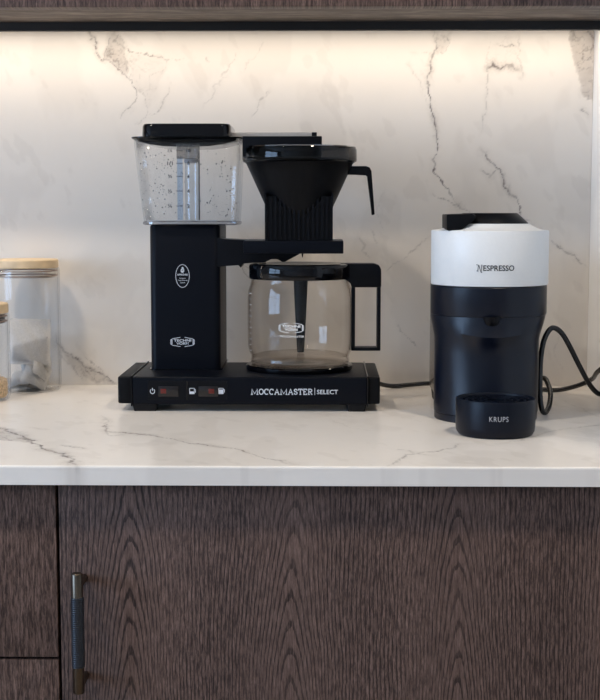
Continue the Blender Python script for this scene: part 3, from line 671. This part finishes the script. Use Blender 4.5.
for v in b.verts:                              # the foot stands a little ahead of the head
    k = min(1, max(0, (.1228-v.co.z)/.033)); k = k*k*(3-2*k); v.co.y -= .010*k; v.co.x -= .0022*k
obj('body', b, 'nes_blue', nm)
obj('collar', lathe(BM(), [(.0670, .1226), (.0680, .1232), (.0684, .1245), (.0684, .1562), (.0678, .1570), (.0660, .1572), (.0660, .1582)], NX-.0008, NY, 128), 'nes_blue', nm)
hd = obj('head', lathe(BM(), [(.0660, .1580), (.0684, .1582), (.0689, .1590), (.0689, .2200), (.0684, .2212), (.0672, .2216), (.0610, .2222), (.0560, .2235), (.0480, .2275), (.0460, .2292), (.0, .2292)], NX, NY, 128), 'nes_white', nm); hd['label'] = 'pearl white round head'
obj('lid', lathe(BM(), [(.0452, .2288), (.0448, .2300), (.0330, .2408), (.0315, .2415), (0, .2415)], NX-.0005, NY, 96), 'nes_lid', hd)
lv = pxz([(442.6, 214.2), (467, 213.3), (471.5, 216), (470, 219), (457, 229.5), (454, 231), (444, 230.2), (442.6, 229)], -.268)
obj('lever', prism(BM(), lv, -.322, -.262, bev=.0012), 'nes_lid', hd)
# printed name: the double-barred N first, then the rest
b = BM(); q = P(496, 268.3, NY-.0689); h = .0064
wN = .0055; xn = q.x-.0205
stroke(b, [(xn, q.z-.0036), (xn+.0005, q.z+.0030), (xn+wN*.75, q.z-.0044), (xn+wN*.85, q.z+.0040)], .00095, -.0004)
stroke(b, [(xn-.0016, q.z+.0040), (xn+.0012, q.z+.0034), (xn+wN*.70, q.z-.0050), (xn+wN*.95, q.z-.0050)], .0006, -.0004)
stroke(b, [(xn-.0014, q.z-.0030), (xn+.0004, q.z-.0036)], .0006, -.0004)
join(b, text_bm('ESPRESSO', q.x+.0035, q.z+.0001, .0355, h, -.0004, bold=.012))
wrap(b, NX, NY, .0689); o = obj('name_lettering', b, 'print_dark', hd, flat=True); o['label'] = 'dark printed name on the white head'
q = P(492, 322, NY-.066)
b = BM()
lathe(b, [(0, q.z-.0050), (.0070, q.z-.0050), (.0088, q.z-.0035), (.0105, q.z+.001), (.0115, q.z+.006)], q.x, NY-.062, 32)
obj('spout', b, 'satin_black', nm)
wt = obj('water_tank', loft(BM(), [(.014, .2022, -.150, .1235, .13, .03), (.016, .2022, -.150, .1255, .132, .03), (.150, .2022, -.150, .1255, .132, .03), (.196, .2022, -.150, .1235, .13, .03), (.199, .2022, -.150, .119, .126, .03)], k=8), 'smoke_tank', nm); wt['label'] = 'smoky translucent water tank behind'
obj('rear_foot', loft(BM(), [(0, .2022, -.150, .118, .13, .03), (.013, .2022, -.150, .121, .132, .03)], k=8), 'rubber', nm)
RX, RY, RR = .1893, -.4050, .0436
b = lathe(BM(), [(0, 0), (.0390, 0), (.0405, .0010), (.0428, .0045), (RR, .010), (RR+.0001, .038), (RR-.0006, .0402), (RR-.0022, .0402), (RR-.003, .0385), (RR-.003, .034), (0, .034)], RX, RY, 96)
box(b, RX-.022, RX+.022, RY+.035, -.3395, .002, .012, bev=.001)
tr = obj('drip_tray', b, 'nes_tray', nm)
b = BM()
for r_ in (.010, .0170, .024, .031, .0375): lathe(b, [(r_, .0345), (r_+.0022, .0345), (r_+.0022, .0378), (r_, .0378), (r_, .0345)], RX, RY, 64, cap0=False, cap1=False)
for k in range(12):
    a = 2*PI*k/12+.13; m4 = Matrix.Translation((RX, RY, .0360)) @ Matrix.Rotation(a, 4, 'Z') @ Matrix.Translation((.025, 0, 0)) @ Matrix.Diagonal((.032, .0018, .0034, 1))
    bmesh.ops.create_cube(b, size=1, matrix=m4)
obj('cup_grid', b, 'nes_tray', tr)
q = P(499, 419.5, RY-RR); b = text_bm('KRUPS', q.x, q.z, .0205, .0056, -.0004, bold=.005, space=1.15); wrap(b, RX, RY, RR); o = obj('maker_lettering', b, 'print_grey', tr, flat=True); o['label'] = 'grey printed maker name on the tray front'
pts = [(.235, -.16, .020), (.262, -.165, .026), P(543, 378, -.20), P(548, 384, -.215), P(550.5, 394, -.235), P(549, 406, -.255), P(545, 414.5, -.272), P(541.5, 408, -.278), P(540, 390, -.275), P(540.5, 362, -.268), P(543.5, 342, -.262),
       P(549, 330.5, -.255), P(554.5, 328, -.25), P(562, 333.5, -.245), P(570, 347, -.238), P(580, 367, -.228), P(590, 385, -.215), P(598, 393.5, -.208), (.350, -.205, .018), (.3560, -.215, .022), (.3615, -.235, .045), (.3625, -.240, .075)]
pts = [Vector(p_) for p_ in pts]
for p_ in pts: p_.z = max(p_.z, .0034)
o = obj('power_cord', tube(BM(), pts, .0032, 12), 'cord', nm); o['label'] = 'looping black mains cord'
# socket on the side wall
sk_ = thing('wall_socket', (XR, -.222, .06), 'white double wall socket on the side wall right of the capsule machine', 'socket')
obj('face_plate', bx(XR-.006, XR, -.262, -.182, .060, .146, bev=.0015), 'socket', sk_)
for y_, nmx in ((-.205, 0), (-.240, 1)):
    o = obj('power_plug', bx(XR-.022, XR-.0062, y_-.013, y_+.013, .078, .108, bev=.003), 'rubber'); tag(o, ['black plug in the rear half of the wall socket', 'black plug in the front half of the wall socket'][nmx], 'plug')

# ------------------------------------------------------------------ jars
def jar(x, y, r, h, z_lid0, z_lid1, rl, label, foot):
    t_ = thing('glass_jar', (x, y, 0), label, 'jar')
    g = obj('glass_body', lathe(BM(), [(0, .0008), (foot*.92, .0004), (foot, .0015), (r*.985, .006), (r, .012), (r, h-.004), (r-.0004, h-.001), (r-.0012, h)], x, y, 96, cap0=False, cap1=False), 'jar_glass', t_)
    s = g.modifiers.new('s', 'SOLIDIFY'); s.thickness = .0022; s.offset = -1
    l = obj('lid', lathe(BM(), [(0, z_lid0), (rl-.001, z_lid0), (rl, z_lid0+.001), (rl, z_lid1-.0015), (rl-.0015, z_lid1), (0, z_lid1)], x, y, 96), 'bamboo', t_); l['label'] = 'pale bamboo lid'
    rs = r-.0026; obj('lid_plug', lathe(BM(), [(0, z_lid0-.013), (rs-.0030, z_lid0-.013), (rs-.0030, z_lid0)], x, y, 64, cap1=False), 'jar_glass', l)
    for dz in (-.0050, -.0115):
        obj('seal_ring', lathe(BM(), [(rs-.0030, z_lid0+dz), (rs, z_lid0+dz+.0003), (rs, z_lid0+dz+.0013), (rs-.0030, z_lid0+dz+.0016), (rs-.0030, z_lid0+dz)], x, y, 64, cap0=False, cap1=False), 'seal', l)
    return t_
JX, JY, JR = -.4030, -.0560, .0450
jar(JX, JY, JR, .1675, .1675, .1790, .0437, 'tall glass jar of tea bags with bamboo lid', .0425)
SX, SY, SR = -.4462, -.150, .0405
jar(SX, SY, SR, .1130, .1132, .1258, .0395, 'shorter glass jar of oats at the left edge', .038)
# oats in the small jar
b = BM(); lathe(b, [(0, .0040), (SR-.0065, .0040), (SR-.0048, .0075), (SR-.0046, .0250), (SR-.006, .0268), (0, .0275)], SX, SY, 48)
for k in range(900):
    a = random.uniform(0, 2*PI)
    if random.random() < .5: r_ = SR-.0049; z_ = random.uniform(.0065, .0265)
    else: r_ = (SR-.006)*math.sqrt(random.random()); z_ = .0275
    m4 = Matrix.Translation((SX+r_*math.sin(a), SY-r_*math.cos(a), z_)) @ Matrix.Rotation(random.uniform(0, PI), 4, 'X') @ Matrix.Rotation(random.uniform(0, PI), 4, 'Z') @ Matrix.Diagonal((.0016, .0010, .0006, 1))
    bmesh.ops.create_icosphere(b, subdivisions=1, radius=.8, matrix=m4)
o = obj('oats', b, 'oats'); tag(o, 'pale oat grains filling the bottom of the shorter jar', 'oats', kind='stuff')
# tea bags
def teabag(w, h, fill, loc, rot, label):
    t_ = bpy.data.objects.new('tea_bag', None); COL.objects.link(t_); t_.empty_display_size = .01
    t_.location = Vector(loc)+Vector((0, 0, CZ)); t_.rotation_euler = rot; ORG[t_.name] = Vector((0, 0, 0))
    tag(t_, label, 'tea bag', 'tea bags in the tall jar')
    nx = 18
    def pillow(sx, z0, z1, slope, th, wrinkle):
        b = BM(); g = {}
        for s in (-1, 1):
            for i in range(nx+1):
                for j in range(nx+1):
                    u, v = i/nx*2-1, j/nx*2-1
                    e = max(0, (1-abs(u)**3)*(1-abs(v)**3))
                    if e < 1e-6 and s == 1: g[s, i, j] = g[-1, i, j]; continue
                    z = z0+(z1+slope*u-z0)*(v+1)/2
                    y = s*th*e**.6*(1.25-.5*v)+.0006*wrinkle*math.sin(9*u+7*v+3*s)+.0025*wrinkle*math.sin(2.2*u+1.3*v)
                    g[s, i, j] = b.verts.new((u*sx, y, z))
        for s in (-1, 1):
            for i in range(nx):
                for j in range(nx): b.faces.new([g[s, i, j], g[s, i+1, j], g[s, i+1, j+1], g[s, i, j+1]])
        return b
    obj('paper_sachet', pillow(w/2, 0, h, 0, .0040, 1), 'paper', t_)
    obj('tea_leaves', pillow(w/2-.004, .004, h*fill, h*.12, .0026, 1), 'tea', t_)
    return t_
bags = [
 (.054, .062, .50, (JX+.0035, JY-.0060, .0360), (R(-7), R(2), R(6)), 'large white tea bag standing upright at the front of the tall jar'),
 (.046, .052, .50, (JX+.0090, JY+.0100, .0250), (R(-4), R(-7), R(-18)), 'white tea bag standing behind the upright front one'),
 (.036, .037, .60, (JX+.0095, JY-.0165, .0085), (R(-42), R(24), R(14)), 'pale tea bag leaning at the bottom front of the tall jar'),
 (.037, .037, .55, (JX-.0105, JY-.0125, .0075), (R(-55), R(-18), R(-20)), 'tea bag at the bottom left of the tall jar, partly behind the shorter jar'),
 (.050, .050, .60, (JX+.0020, JY+.0020, .0050), (R(-84), 0, R(30)), 'tea bag lying flat on the floor of the tall jar'),
 (.040, .044, .55, (JX+.0200, JY-.0080, .0160), (R(-30), R(35), R(60)), 'crumpled tea bag against the right wall of the tall jar'),
]
for a in bags: teabag(*a)

# ------------------------------------------------------------------ world and view
w = bpy.data.worlds.new('World'); SC.world = w; w.use_nodes = True
w.node_tree.nodes['Background'].inputs[0].default_value = (.55, .72, 1, 1); w.node_tree.nodes['Background'].inputs[1].default_value = 1.0
vs = SC.view_settings; vs.view_transform = 'Standard'; vs.look = 'None'; vs.gamma = 1; vs.exposure = 0.42; vs.use_curve_mapping = False
